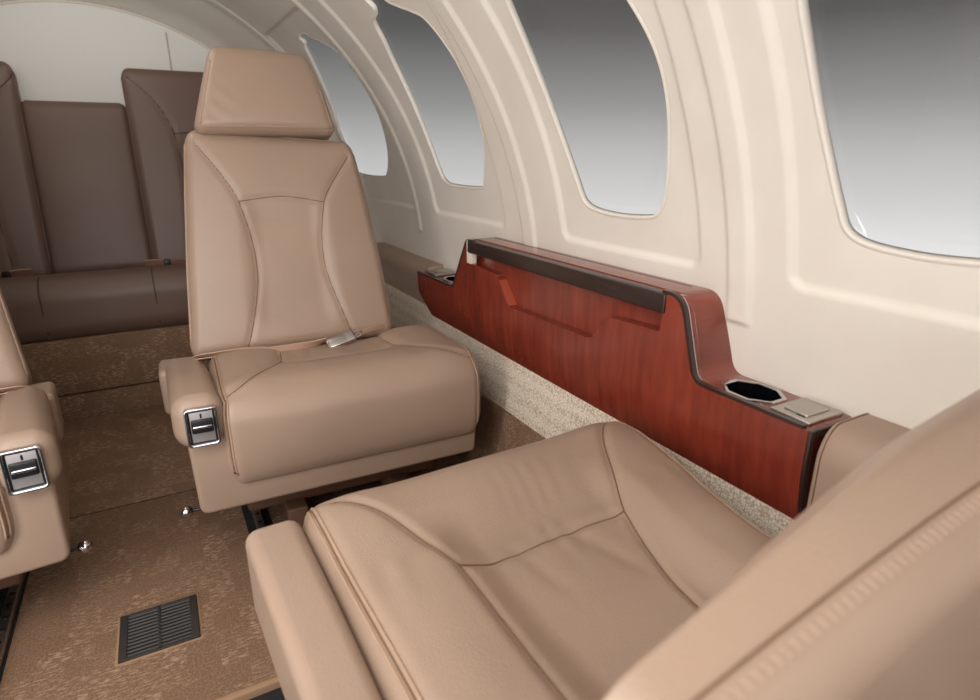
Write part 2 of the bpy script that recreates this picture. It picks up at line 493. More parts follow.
# carpet and tweed on the lower sidewall
M = Mesh(); M.add(*prism([(.600, -.02), (.655, -.02), (.665, .205), (.612, .205)], -1.0, 1.99, 'y', .003)); structure(M.build('baseboard_right', CARPET), cat='baseboard')
def tweed():
    pts = roundpoly([(.618, .203, .004), (.672, .203, 0), (.672, .335, 0), (.634, .335, .006)], 3)
    M = Mesh(); M.add(*prism(pts, -.9, 1.99, 'y', .003)); structure(M.build('trim_17', TWEED), cat='trim')
tweed()

# ------------------------------------------------------------------ sidewall bolsters
def bolster(name, label, y0, y1, x0, x1, z0, z1):
    L = y1 - y0
    def X(Q): return np.stack([Q[:, 0] + (x0 + x1) / 2, Q[:, 1] + (y0 + y1) / 2, Q[:, 2] + (z0 + z1) / 2], 1)
    b = Soft(((x1 - x0) / 2, L / 2, (z1 - z0) / 2), (.030, .010, .045), .012, X=X)
    t = thing(name, label, 'armrest', (0, 0, 0), 0, 'padded sidewall bolsters')
    b.build('padding', TAN, t)
    hx, hy, hz = b.h
    b.seams('stitching', [[(-hx, hy * .0 - hy + .012, -hz * .9), (-hx, -hy + .012, 0), (-hx, -hy + .012, hz), (0, -hy + .012, hz), (hx, -hy + .012, hz)]] if y0 > 1 else [[(-hx, hy - .012, -hz * .9), (-hx, hy - .012, 0), (-hx, hy - .012, hz), (0, hy - .012, hz), (hx, hy - .012, hz)]], SEAM, t, .0009, n=6, smooth=False)
    return t
bolster('sidewall_bolster', 'padded tan leather sidewall bolster against the near end of the wooden console', -.55, .3615, .6215, .728, .16, .456)
bolster('sidewall_bolster', 'padded tan leather sidewall bolster beyond the far end of the wooden console', 1.538, 2.06, .642, .735, .24, .441)

# ------------------------------------------------------------------ wooden side console
def console():
    t = thing('side_console', 'glossy red cherry wood console mounted along the sidewall below the windows', 'console', (.66, .95, .31))
    off = np.array([-.66, -.95, -.31])
    def X(V):
        V = np.array(V, float); k = (np.clip(.405 - V[:, 2], 0, 1) / .09) ** 2 * (V[:, 0] < .66); V[:, 0] += .018 * k; V[:, 2] -= .014 * k   # rolls under at the foot
        return V + off
    PL = [.405, .395, .385, .375, .365, .355, .345, .335, .325]
    ZT, ZL = .558, .445
    prof = roundpoly([(.366, ZL, .006), (.364, .345, .02), (.376, .314, .012), (1.455, .316, .02), (1.534, .378, .02), (1.534, .432, .008), (1.310, .434, .012), (1.232, ZT, .022), (.577, ZT, .033), (.541, ZL, .025)], 7)
    # bring in the near slope: rounded top shoulder, concave foot
    body = Mesh(); body.add(*prism(prof, .6400, .7095, 'x', .002)); body.cut(PL)
    bo = body.build('body', WOOD, t, X, sharp=40)
    # openings for the two bowls, cut through the ledges
    for cy, zl in ((.476, ZL), (1.370, .434)):
        bpy.context.view_layer.update()
        cm = Mesh(); oct_ = [(.662 + .0302 * math.cos(a), cy + .0380 * math.sin(a)) for a in [math.pi / 8 + k * math.pi / 4 for k in range(8)]]
        cm.add(*prism(oct_, zl - .05, zl + .05, 'z', .0001, 1)); cut = cm.build('cutter', BLACK, t, X, smooth=False, sharp=None)
        md = bo.modifiers.new('b', 'BOOLEAN'); md.object = cut; md.operation = 'DIFFERENCE'; md.solver = 'EXACT'
        bpy.context.view_layer.update()
        dg = bpy.context.evaluated_depsgraph_get(); me = bpy.data.meshes.new_from_object(bo.evaluated_get(dg))
        bo.modifiers.clear(); bo.data = me; bpy.data.objects.remove(cut)
        me.materials.clear(); me.materials.append(WOOD)
        me.set_sharp_from_angle(angle=math.radians(40))
    # front veneer with the stowage recess notched under the dark strip
    front = [(.366, ZL, .006), (.364, .345, .02), (.376, .314, .012), (1.455, .316, .02), (1.534, .378, .02), (1.534, .432, .008), (1.310, .434, .012), (1.232, ZT, .022),
             (1.224, ZT - .002, .0), (1.222, .506, .004), (1.092, .499, .010), (1.040, .441, .014), (.770, .446, .016), (.730, .494, .012), (.612, .500, .004), (.606, ZT - .002, 0), (.577, ZT, .033), (.541, ZL, .025)]
    M = Mesh(); M.add(*prism(roundpoly(front, 4), .6195, .6405, 'x', .0006, 1)); M.cut(PL); M.build('front_panel', WOOD, t, X, sharp=30)
    M = Mesh(); M.add(*prism([(1.0935, .4985), (1.0920, .4985), (1.0400, .4435), (1.0415, .4425)], .6215, .6398, 'x', .0002, 1)); M.build('recess_lit_edge', WOOD_LIT, t, X)  # light catching the recess wall, painted in as a paler strip
    # dark table edge strip
    M = Mesh(); M.box(.6165, .640, .604, 1.222, .5285, .5565, .0025); M.build('table_edge', EDGE2, t, X)
    M = Mesh(); M.box(.6180, .632, 1.2195, 1.2275, .504, .556, .0008); M.box(.6180, .632, 1.205, 1.2195, .504, .527, .0008)
    M.build('end_block', CREAM, t, X)
    # inlay line along the top
    M = Mesh(); M.box(.684, .6858, .62, 1.215, ZT - .001, ZT + .0004); M.build('inlay', EDGE, t, X)
    # dark edge banding: follows the shoulder, ledge and end
    line = roundpoly([(.577, ZT, .033), (.541, ZL, .025), (.366, ZL, .006)], 9)
    st = [np.array([.606, ZT])] + list(line[1:] if False else line)
    def band(path, x0, x1, th, name, mat, ins=.0):
        P = np.array(path); d = np.gradient(P, axis=0); nn = np.stack([d[:, 1], -d[:, 0]], 1); nn /= np.linalg.norm(nn, axis=1)[:, None] + 1e-12
        V = []; F = []
        for p, q in zip(P, nn):
            for x, h in ((x0, ins + th), (x1, ins + th), (x1, ins - .004), (x0, ins - .004)): V.append((x, p[0] + q[0] * h, p[1] + q[1] * h))
        for i in range(len(P) - 1):
            for k in range(4): F.append((i * 4 + k, i * 4 + (k + 1) % 4, i * 4 + 4 + (k + 1) % 4, i * 4 + 4 + k))
        F.append((0, 1, 2, 3)); F.append(tuple(4 * (len(P) - 1) + k for k in range(4)))
        m = Mesh(); m.add(V, F); return m.build(name, mat, t, X, sharp=30)
    near = [(.612, ZT)] + [tuple(p) for p in roundpoly([(.640, ZT, 0), (.577, ZT, .033), (.541, ZL, .025), (.366, ZL, 0)], 9)[1:-1]] + [(.374, ZL)]
    near = [p for p in near]
    o = band(near[::-1], .6187, .6265, .0006, 'edge_band', EDGE)
    far = [tuple(p) for p in roundpoly([(1.534, .432, 0), (1.310, .434, .012), (1.232, ZT, .022), (1.20, ZT, 0)], 8)]
    band(far, .6187, .6265, .0006, 'edge_band', EDGE)
    # end face banding
    M = Mesh(); M.box(.6188, .6275, .3625, .3675, .322, ZL + .0006, .0006); M.cut(PL)
    M.box(.6275, .700, .3622, .3675, ZL - .009, ZL + .0004, .0006)
    pts = [(.3635, .36), (.364, .343), (.370, .326), (.380, .316)]
    M.build('edge_band', EDGE, t, X)
    # painted highlight line and worn chips along the shoulder band
    for i in range(26):
        pass
    wv = Mesh()
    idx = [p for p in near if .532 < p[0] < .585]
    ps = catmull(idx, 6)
    band(idx[::-1], .6268, .6282, .0008, 'edge_highlight', WORN_HIGHLIGHT)  # highlight on the band's inner side, painted as a pale strip
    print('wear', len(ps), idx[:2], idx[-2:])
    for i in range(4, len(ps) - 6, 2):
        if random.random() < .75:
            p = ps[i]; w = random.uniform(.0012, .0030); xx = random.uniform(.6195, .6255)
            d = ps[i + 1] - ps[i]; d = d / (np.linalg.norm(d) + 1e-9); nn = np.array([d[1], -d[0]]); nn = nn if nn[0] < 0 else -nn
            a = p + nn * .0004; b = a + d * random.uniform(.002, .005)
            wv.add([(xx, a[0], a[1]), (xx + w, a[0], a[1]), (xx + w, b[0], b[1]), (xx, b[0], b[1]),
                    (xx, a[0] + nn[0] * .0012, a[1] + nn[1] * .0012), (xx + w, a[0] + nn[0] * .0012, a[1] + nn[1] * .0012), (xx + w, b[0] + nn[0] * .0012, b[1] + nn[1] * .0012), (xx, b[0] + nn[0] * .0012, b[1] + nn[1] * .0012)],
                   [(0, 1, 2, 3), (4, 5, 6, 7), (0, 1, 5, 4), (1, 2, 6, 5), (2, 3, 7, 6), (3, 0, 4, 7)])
    wv.build('edge_wear', WORN_HIGHLIGHT, t, X, sharp=20)['kind'] = 'stuff'
    # bowls and flip-lid plates
    for cy, zl, py0, py1 in ((.476, ZL, .3745, .4280), (1.370, .434, 1.436, 1.504)):
        angs = [math.pi / 8 + k * math.pi / 4 for k in range(8)]
        ring = lambda a, b, z: [(.662 + a * math.cos(q), cy + b * math.sin(q), z) for q in angs]
        V = []; F = []
        prof = [(.0360, .0440, zl - .001), (.0360, .0440, zl + .0022), (.0350, .043, zl + .003), (.0312, .0390, zl + .003), (.0300, .0378, zl + .002), (.0297, .0374, zl - .004)]
        for a, b, z in prof: V += ring(a, b, z)
        for r in range(len(prof) - 1):
            for i in range(8): F.append((r * 8 + i, r * 8 + (i + 1) % 8, r * 8 + 8 + (i + 1) % 8, r * 8 + 8 + i))
        cup = link('cup_holder', X(V), F, CHROME, t, smooth=False)
        V = []; F = []
        prof = [(.0296, .0373, zl + .001), (.0290, .0366, zl - .045), (.024, .031, zl - .049), (.0, .0, zl - .049)]
        for a, b, z in prof: V += ring(a, b, z)
        for r in range(len(prof) - 1):
            for i in range(8): F.append((r * 8 + i, r * 8 + (i + 1) % 8, r * 8 + 8 + (i + 1) % 8, r * 8 + 8 + i))
        link('bowl', X(V), F, GLOSSBLACK, cup, smooth=False)
        M = Mesh(); M.box(.631, .6965, py0, py1, zl - .001, zl + .0045, .0018); ash = M.build('ashtray_plate', STEEL, t, X)
        cx, cyy = .664, (py0 + py1) / 2; hx, hy = .0215, (py1 - py0) * .30
        M = Mesh(); M.box(cx - hx, cx + hx, cyy - hy, cyy + hy, zl + .004, zl + .0068, .0015); M.build('lid', STEEL, ash, X)
        M = Mesh()
        for sx in (-1, 1): M = Mesh(); M.box(cx + sx * (hx + .0016) - .0012, cx + sx * (hx + .0016) + .0012, cyy - hy * .9, cyy - hy * .2, zl + .0045, zl + .0052); M.build('hinge_slot', BLACK, ash, X)
    return t
EDGE2 = (lambda: (lambda m: m[0])(base_mat('dark_walnut_edge', srgb(44, 28, 24), .38, coat=.25)))()
console()

# ------------------------------------------------------------------ seats
def cushion_deform(depth, dip, wr, hz, taper=0.):
    def f(Q, P):
        x, y, z = Q.T.copy(); yy = y + depth / 2                     # yy: distance back from the front
        top = np.clip(P[:, 2] / hz, 0, 1)
        ins = (1 - sstep(np.abs(x), .085, .150)) * sstep(yy, .105, .190)
        z = z - dip * ins * top
        # puffed bolsters and front roll
        z = z + .006 * top * np.exp(-((yy - .075) / .05) ** 2) * (1 - (x / .25) ** 2 * .5)
        z = z + .004 * top * np.exp(-((np.abs(x) - .185) / .04) ** 2)
        # soft front: bulges ahead in the middle of its height
        tt = np.clip((-Q[:, 2] - (hz - .054)) / .054, 0, 1)
        y = y - .85 * .06 * (1 - np.sqrt(1 - tt * tt)) * (1 - sstep(Q[:, 1], -depth / 2 + .055, -depth / 2 + .10))
        x = x * (1 - taper * sstep(yy, .08, .36) * (x > 0))
        fr = np.clip(-P[:, 1] / (depth / 2) - .6, 0, .4) / .4
        y = y - .010 * fr * (1 - np.clip(z / hz, -1, 1) ** 2) * (1 - (x / .27) ** 4)
        if wr:
            a = np.exp(-((yy - .185) / .055) ** 2) * top
            z = z + wr * a * (np.sin(x * 118 + 30 * yy + 2.1 * np.sin(x * 37) + 1.3 * np.sin(x * 61)) * .5 + .5) * .7 * sstep(yy, .165, .19)
            z = z + wr * .16 * (.5 + .5 * np.sin(x * 21 + 1)) * top * sstep(yy, .06, .10) * (1 - sstep(yy, .14, .17)) * np.sin(x * 240 + 3 * np.sin(x * 33) + yy * 60) * (1 - sstep(np.abs(x), .1, .16))
            z = z - .0025 * top * ins * np.exp(-((x - .02 - (yy - .2) * .25) / .012) ** 2) * sstep(yy, .18, .22) * (1 - sstep(yy, .26, .33))
            z = z - .002 * top * ins * np.exp(-((x + .055 - (yy - .2) * .12) / .010) ** 2) * sstep(yy, .18, .2) * (1 - sstep(yy, .25, .31))
        z = z + .0012 * top * np.sin(x * 31 + 2) * np.sin(y * 27)
        return np.stack([x, y, z], 1)
    return f

def make_cushion(t, m, depth, ztop, zbot, dip, wr, step=.005, hx=.248, xo=0., yo=0., taper=0., ic=.178, ix=0.):
    hy, hz = depth / 2, (ztop - zbot) / 2
    cz = (ztop + zbot) / 2
    X = lambda Q: mirror_x(m)(np.stack([Q[:, 0] + xo, Q[:, 1] + depth / 2 + yo, Q[:, 2] + cz], 1))
    o = -depth / 2
    arc = lambda s: [(s * .236, o + .020), (s * .205, o + .045), (s * .165, o + .095), (s * .135, o + ic - .038), (s * .119, o + ic)]
    side = lambda s: ([(.119, o + ic), (.101, o + ic + .07), (.082, o + ic + .14), (.066, o + depth - .02)] if s > 0 else [(-.119, o + ic), (-.121, o + ic + .08), (-.125, o + ic + .17), (-.128, o + depth - .02)]) if depth > .35 else [(s * .119, o + ic), (s * .112, o + ic + .052), (s * .108, o + depth - .02)]
    frontseam = [(-.119, o + ic), (-.06, o + ic - .006), (0, o + ic - .008), (.06, o + ic - .006), (.119, o + ic)]
    sh_ = lambda L: [(p[0] + ix * sstep(p[1], o + .02, o + ic), p[1]) for p in L]
    arc0, side0 = arc, side; arc = lambda q: sh_(arc0(q)); side = lambda q: sh_(side0(q)); frontseam = sh_(frontseam)
    lines = [arc(-1), arc(1), frontseam, side(-1), side(1)]
    b = Soft((hx, hy, hz), (.034, .060, .054), step, cushion_deform(depth, dip, wr, hz, taper), X, lines, .0045, .0065)
    c = b.build('seat_cushion', TAN, t)
    b.seams('seam', lines, SEAM, c, .0011, lift=.0002)
    # twin piping round the side panels: along the top edge, over the roll and down the front
    P = []; P2 = []
    for s in (-1, 1):
        for dx in (.0, .0085, .0042):
            e = s * (hx - .012 - dx)
            (P2 if dx == .0042 else P).append([(e, hy - .01, hz)] + [(e, o + .06 + (depth - .08) * (1 - k / 14), hz) for k in range(15)] + [(e, o + .06 - .06 * math.tan(math.pi / 4 * k / 8), hz) for k in range(1, 9)]
                     + [(e, o, hz - .058 + .058 * math.tan(math.pi / 4 * (1 - k / 8))) for k in range(1, 9)] + [(e, o, hz - .058 - (2 * hz - .070) * k / 8) for k in range(1, 9)])
    b.seams('piping', P, PIPE, c, .0017, lift=.0004, smooth=False)
    b.seams('seam', P2, SEAM, c, .0011, lift=.0, smooth=False)
    return c

def make_back(t, m, width, L, y0, z0, slope, thick, mat, seam_mat, lines, xl=None, xr=None, name='backrest', step=.006, bulge=.012, r=(.022, .03, .022), topdrop=None, pipe=True, pmat=None, xshift=0.):
    ang = math.atan(slope); c, s = math.cos(ang), math.sin(ang)
    hx, hy, hz = width / 2, L / 2, thick / 2
    def deform(Q, P):
        x, y, z = Q.T.copy(); v = (y + hy) / L; u = x / hx
        if xl is not None:
            a = np.interp(v, [p[0] for p in xl], [p[1] for p in xl]); b_ = np.interp(v, [p[0] for p in xr], [p[1] for p in xr])
            x = a + (b_ - a) * (u + 1) / 2
        top = np.clip(P[:, 2] / hz, 0, 1)
        z = z + bulge * top * (1 - np.abs(u) ** 3) * np.clip(1 - (2 * v - 1) ** 6, 0, 1)
        z = z - (.010 if lines else 0) * top * (1 - sstep(np.abs(u), .25, .5)) * sstep(v, .05, .2) * (1 - sstep(v, .6, .74))
        if topdrop: y = y + topdrop(u, v)
        return np.stack([x, y, z], 1)
    def X(Q):
        v = Q[:, 1] + hy; w = Q[:, 2] - hz                            # w = 0 on the dressed face
        return mirror_x(m)(np.stack([Q[:, 0] + xshift, y0 + s * v - c * w, z0 + c * v + s * w], 1))
    b = Soft((hx, hy, hz), r, step, deform, X, lines, .0042, .006)
    o = b.build(name, mat, t)
    if lines: b.seams('seam', lines, seam_mat, o, .0011 if mat is TAN else .0019, lift=.0002)
    if pipe:
        P = []
        for dx in (.0, .007):
            for sg in (-1, 1):
                e = sg * hx
                P.append([(e, -hy + .03 + (L - .06) * k / 20, hz - .014 - dx) for k in range(21)])
            e = hy
        P.append([(-hx + .02 + (width - .04) * k / 20, hy, hz - .014) for k in range(21)])
        b.seams('piping', P, pmat or PIPE, o, .0012, lift=.0003, smooth=False)
    return o, b

def latch(t, arm, m):
    """chrome framed recline latch let into the front of an armrest"""
    x0, x1, z0, z1, y = -.2795, -.2285, .2785, .3475, -.0165
    rr = lambda a, b, c, d, r: roundpoly([(a, c, r), (b, c, r), (b, d, r), (a, d, r)], 5)
    o_, i_ = rr(x0, x1, z0, z1, .008), rr(x0 + .005, x1 - .005, z0 + .005, z1 - .005, .004); n = len(o_)
    V = []; F = []
    for ring, yy in ((o_, y + .014), (o_, y + .0015), ((o_ * .93 + i_ * .07), y - .0008), ((o_ * .5 + i_ * .5), y - .0018), ((o_ * .1 + i_ * .9), y - .0004), (i_, y + .002), (i_, y + .006)):
        V += [(p[0], yy, p[1]) for p in ring]
    for r in range(6):
        for k in range(n): F.append((r * n + k, r * n + (k + 1) % n, r * n + n + (k + 1) % n, r * n + n + k))
    Xm = mirror_x(m)
    fr = link('latch_frame', Xm(V), F, CHROME, arm)
    M = Mesh(); M.box(x0 + .003, x1 - .003, y + .0035, y + .012, z0 + .003, z1 - .003); M.build('latch_well', BLACK, arm, Xm)
    M = Mesh(); M.box(x0 + .0078, x1 - .0078, y + .0026, y + .006, z0 + .0078, z1 - .0075, .0006); M.build('latch_plate', PLATE, arm, Xm)
    M = Mesh(); M.box(-.2705, -.2375, y - .0035, y + .005, .304, .3275, .002); M.build('latch_slider', BLACK, arm, Xm)
    M = Mesh(); M.box(-.269, -.239, y - .006, y + .001, .3125, .3180, .0018); M.build('slider_lip', CHROME, arm, Xm)
    M = Mesh(); M.box(-.2558, -.2528, y + .0018, y + .006, .3285, .337, .0008); M.build('latch_slot', BLACK, arm, Xm)

def make_armrest(t, m, with_latch=True, box=(-.298, -.215, -.012, .285, .268, .364), rad=(.030, .026, .034), skew=0.):
    X0, X1, Y0, Y1, Z0, Z1 = box
    def deform(Q, P):
        x, y, z = Q.T.copy(); k = (y - Y0 + (Y0 + Y1) / 2) / (Y1 - Y0)
        z = z - .012 * sstep(k, .3, 1.) * np.clip(P[:, 2] / .045, 0, 1)
        x = x * (1 - .12 * k) - skew * k
        return np.stack([x, y, z], 1)
    X = lambda Q: mirror_x(m)(np.stack([Q[:, 0] + (X0 + X1) / 2, Q[:, 1] + (Y0 + Y1) / 2, Q[:, 2] + (Z0 + Z1) / 2], 1))
    b = Soft(((X1 - X0) / 2, (Y1 - Y0) / 2, (Z1 - Z0) / 2), rad, .008, deform, X)
    a = b.build('armrest', TAN, t)
    Xb = lambda Q: mirror_x(m)(np.stack([Q[:, 0] - .283 - skew, Q[:, 1] + .292, Q[:, 2] + .285], 1))
    Soft((.022, .045, .048), (.010, .012, .012), .01, None, Xb).build('arm_hinge_cover', TAN, a)
    if with_latch: latch(t, a, m)
    return a

def make_shell(t, m, depth):
    pts = roundpoly([(-.279, .137, .018), (.256, .137, .014), (.260, .198, .010), (-.180, .198, .03), (-.217, .292, .012), (-.282, .292, .012)], 7)
    M = Mesh(); M.add(*prism(pts, .002, depth + .04, 'y', .008, 4))
    sh = M.build('seat_shell', TAN, t, mirror_x(m), sharp=50)
    M = Mesh(); M.box(-.20, .20, .10, depth - .02, .06, .14, .01); M.box(-.13, -.09, .06, depth, 0.0165, .07, .004); M.box(.09, .13, .06, depth, 0.0165, .07, .004)
    M.build('pedestal', DARKBROWN, t, mirror_x(m))
    return sh

def lever(t, m, x=-.30, y=.095, z=.105):
    Xm = mirror_x(m)
    M = Mesh(); M.tube([(-.27, y, z), (x, y, z)], .0028, 8); rod = M.build('lever', BLACK, t, Xm)
    bm = bmesh.new(); bmesh.ops.create_uvsphere(bm, u_segments=20, v_segments=14, radius=.0115)
    V = [np.array(v.co) + np.array([x - .006, y, z]) for v in bm.verts]; bm.verts.index_update(); F = [[v.index for v in f.verts] for f in bm.faces]; bm.free()
    link('lever_knob', Xm(V), F, CHROME, rod)

def ribbon(pts, wid, th=.0016):
    """a strap: pts along it, wid a vector (or list of vectors) across it"""
    pts = np.array(pts); n = len(pts); W = np.array(wid) if np.ndim(wid) == 2 else np.tile(np.array(wid), (n, 1))
    V = []; F = []
    for i in range(n):
        tdir = pts[min(i + 1, n - 1)] - pts[max(i - 1, 0)]; nr = np.cross(tdir, W[i]); nr /= np.linalg.norm(nr) + 1e-12
        for a, b in ((-.5, -.5), (.5, -.5), (.5, .5), (-.5, .5)): V.append(pts[i] + W[i] * a + nr * th * b)
    for i in range(n - 1):
        for k in range(4): F.append((i * 4 + k, i * 4 + (k + 1) % 4, i * 4 + 4 + (k + 1) % 4, i * 4 + 4 + k))
    F.append((0, 1, 2, 3)); F.append(tuple(4 * (n - 1) + k for k in range(4)))
    return V, F

def seat_belt(t, m, y=.248, z=.350):
    Xm = mirror_x(m)
    a = catmull([(-.262, y + .025, z - .012), (-.246, y + .006, z + .002), (-.215, y - .004, z + .006), (-.165, y - .004, z + .004), (-.11, y - .004, z - .004), (-.06, y - .004, z - .004), (-.02, y - .002, z - .002), (.01, y, z + .004)], 8)
    n = len(a); W = np.array([np.array([.0, -.013, .018]) + np.array([0, -.007, -.005]) * math.sin(i / n * 7.5) for i in range(n)])
    M = Mesh(); M.add(*ribbon(a, W)); st = M.build('seat_belt', BELT, t, Xm, sharp=40)
    b = catmull([(-.252, y - .0, z - .001), (-.20, y - .012, z + .002), (-.14, y - .016, z - .002), (-.09, y - .014, z - .008)], 8)
    M = Mesh(); M.add(*ribbon(b, (0, -.010, .004))); M.build('belt_tail', BELT, st, Xm, sharp=40)
    R = np.array(Matrix.Rotation(math.radians(-14), 3, 'Y') @ Matrix.Rotation(math.radians(38), 3, 'X'))
    def Xp(V): return Xm(np.array(V) @ R.T + np.array([.040, y - .012, z + .002]))
    M = Mesh(); M.box(-.032, .032, -.013, .013, -.005, .005, .003); bk = M.build('buckle', CHROME, st, Xp)
    M = Mesh(); M.box(-.026, .012, -.010, .006, .0045, .0075, .001); M.build('buckle_flap', STEEL, st, Xp)
    c = catmull([(.072, y - .004, z + .010), (.095, y + .002, z + .010), (.12, y + .012, z + .012), (.15, y + .026, z + .010)], 8)
    M = Mesh(); M.add(*ribbon(c, (0, -.004, .011))); M.build('belt_strap', BELT, st, Xm, sharp=40)
    q = [(.080 + .008 * math.cos(k / 14 * 6.283), y - .006, z + .010 + .007 * math.sin(k / 14 * 6.283)) for k in range(15)]
    M = Mesh(); M.tube(q, .0022, 8); M.build('belt_ring', CHROME, st, Xm)

BL = .474
def chair_lines(hy):
    o = -hy
    # in the block's own coordinates (before it is tapered)
    L_ = [(-.185, o + .440), (-.145, o + .395), (-.112, o + .350), (-.098, o + .322)]
    R_ = [(.185, o + .432), (.150, o + .395), (.112, o + .350), (.096, o + .322)]
    mid = [(-.098, o + .322), (0, o + .334), (.096, o + .322)]
    Ld = [(-.098, o + .322), (-.078, o + .245), (-.072, o + .165), (-.086, o + .08), (-.104, o + .012)]
    Rd = [(.096, o + .322), (.078, o + .245), (.076, o + .165), (.094, o + .08), (.112, o + .012)]
    return [L_, R_, mid, Ld, Rd]

def headrest(t, m):
    W, L, TH = .29, .185, .085; ang = math.atan(.27); c, s = math.cos(ang), math.sin(ang)
    hx, hy, hz = W / 2, L / 2, TH / 2
    y0, z0 = .398, .786
    def deform(Q, P):
        x, y, z = Q.T.copy(); v = (y + hy) / L; u = x / hx
        a = np.interp(v, [0, .5, .9, 1], [-.190, -.162, -.138, -.134]); b_ = np.interp(v, [0, .5, .9, 1], [.112, .094, .072, .066])
        x = a + (b_ - a) * (u + 1) / 2
        top = np.clip(P[:, 2] / hz, 0, 1)
        z = z + .012 * top * (1 - u ** 2) * (1 - (2 * v - 1) ** 4)
        z = z * (1 - .35 * v)
        z = z + .0011 * top * np.exp(-((u + .7) / .22) ** 2 - ((v - .3) / .25) ** 2) * np.sin((v * 1.6 + u * .9) * 20)
        y = y - .003 * v * u - .003 * v * u * u
        return np.stack([x, y, z], 1)
    def X(Q):
        v = Q[:, 1] + hy; w = Q[:, 2] - hz
        return mirror_x(m)(np.stack([Q[:, 0], y0 + s * v - c * w, z0 + c * v + s * w], 1))
    b = Soft((hx, hy, hz), (.026, .026, .026), .006, deform, X)
    h = b.build('headrest', TAN, t)
    P = []
    for sg in (-1, 1): P.append([(sg * (hx - .010), -hy + .014 + (L - .05) * k / 16, hz) for k in range(17)])
    P.append([(-hx + .014 + (W - .028) * k / 16, -hy + .010, hz) for k in range(17)])
    b.seams('piping', P, PIPE, h, .0013, lift=.0002, smooth=False)
    # two posts between headrest and backrest
    for px in (-.10, .02):
        M = Mesh(); M.tube([(px, .452, .73), (px, .456, .82)], .006, 10); M.build('headrest_post', STEEL, t, mirror_x(m))
    return h

def full_chair(name, label, loc, rz, m):
    t = thing(name, label, 'seat', loc, rz, 'tan leather cabin seats')
    make_shell(t, m, .30)
    make_cushion(t, m, .315, .356, .186, .014, .0008, .006, .256, .021, -.012)
    make_armrest(t, m, skew=.016 * m)
    lever(t, m, -.30 if m > 0 else -.286, .095, .100)
    XL = [(0, -.258), (.035, -.257), (.38, -.241), (.735, -.221), (1, -.203)]
    XR = [(0, .180), (.035, .179), (.38, .172), (.735, .159), (1, .143)]
    make_back(t, m, .42, BL, .272, .338, .335, .085, TAN, SEAM, chair_lines(BL / 2), XL, XR, topdrop=lambda u, v: v * (-.012 * u - .004))
    headrest(t, m)
    seat_belt(t, m)
    return t

full_chair('cabin_seat', 'upright tan leather seat with headrest, facing the camera at the centre', (.275, 1.03, 0), -2, 1)
full_chair('cabin_seat', 'tan leather seat cut off by the left edge, its chrome armrest latch showing', (-.470, .985, 0), 5, -1)

def near_chair():
    m = -1
    t = thing('cabin_seat', 'tan leather seat in the foreground facing away, low stitched backrest in the corner', 'seat', (.345, .65, 0), 182, 'tan leather cabin seats')
    make_shell(t, m, .46)
    make_cushion(t, m, .50, .355, .190, .024, .0018, .004, .254, 0., -.026, .25, .208, -.012)
    make_armrest(t, m, False, (-.311, -.249, .004, .42, .235, .349), (.016, .014, .016))
    # low upright backrest whose top edge crosses the corner of the picture
    W, L, TH = .54, .370, .078; hx, hy, hz = W / 2, L / 2, TH / 2; y0, z0, slope = .445, .25, .13
    ang = math.atan(slope); c, s = math.cos(ang), math.sin(ang)
    def deform(Q, P):
        x, y, z = Q.T.copy(); v = (y + hy) / L; u = x / hx
        top = np.clip(P[:, 2] / hz, 0, 1)
        z = z + .010 * top * (1 - u ** 2) * (1 - (2 * v - 1) ** 4)
        y = y - v * v * .042 * np.clip(-u - .05, 0, 1) ** 1.6
        z = z + top * (.020 * u - .006 - .010 * np.clip(-u - .05, 0, 1) ** 1.6)                               # its dressed face runs aslant
        return np.stack([x, y, z], 1)
    def X(Q):
        v = Q[:, 1] + hy; w = Q[:, 2] - hz
        return mirror_x(m)(np.stack([Q[:, 0] , y0 + s * v - c * w, z0 + c * v + s * w], 1))
    b = Soft((hx, hy, hz), (.03, .028, .026), .006, deform, X)
    o = b.build('backrest', TAN, t)
    # seam with cross stitches along the rear top edge
    e = -hz
    ln = [(-hx + .02 + (W - .04) * k / 60, hy, e + .0225) for k in range(61)]
    b.seams('seam', [ln], SEAM, o, .0007, lift=.0, smooth=False)
    M = Mesh()
    for k in range(100):
        x = -hx + .03 + (W - .06) * k / 99
        p = b.surf([(x, hy, e + .0195), (x + .0008, hy, e + .0165), (x + .0011, hy, e + .0140)], .0006)
        M.tube(p, .0007, 5)
    st = M.build('stitching', STITCH, o); 
    return t
near_chair()

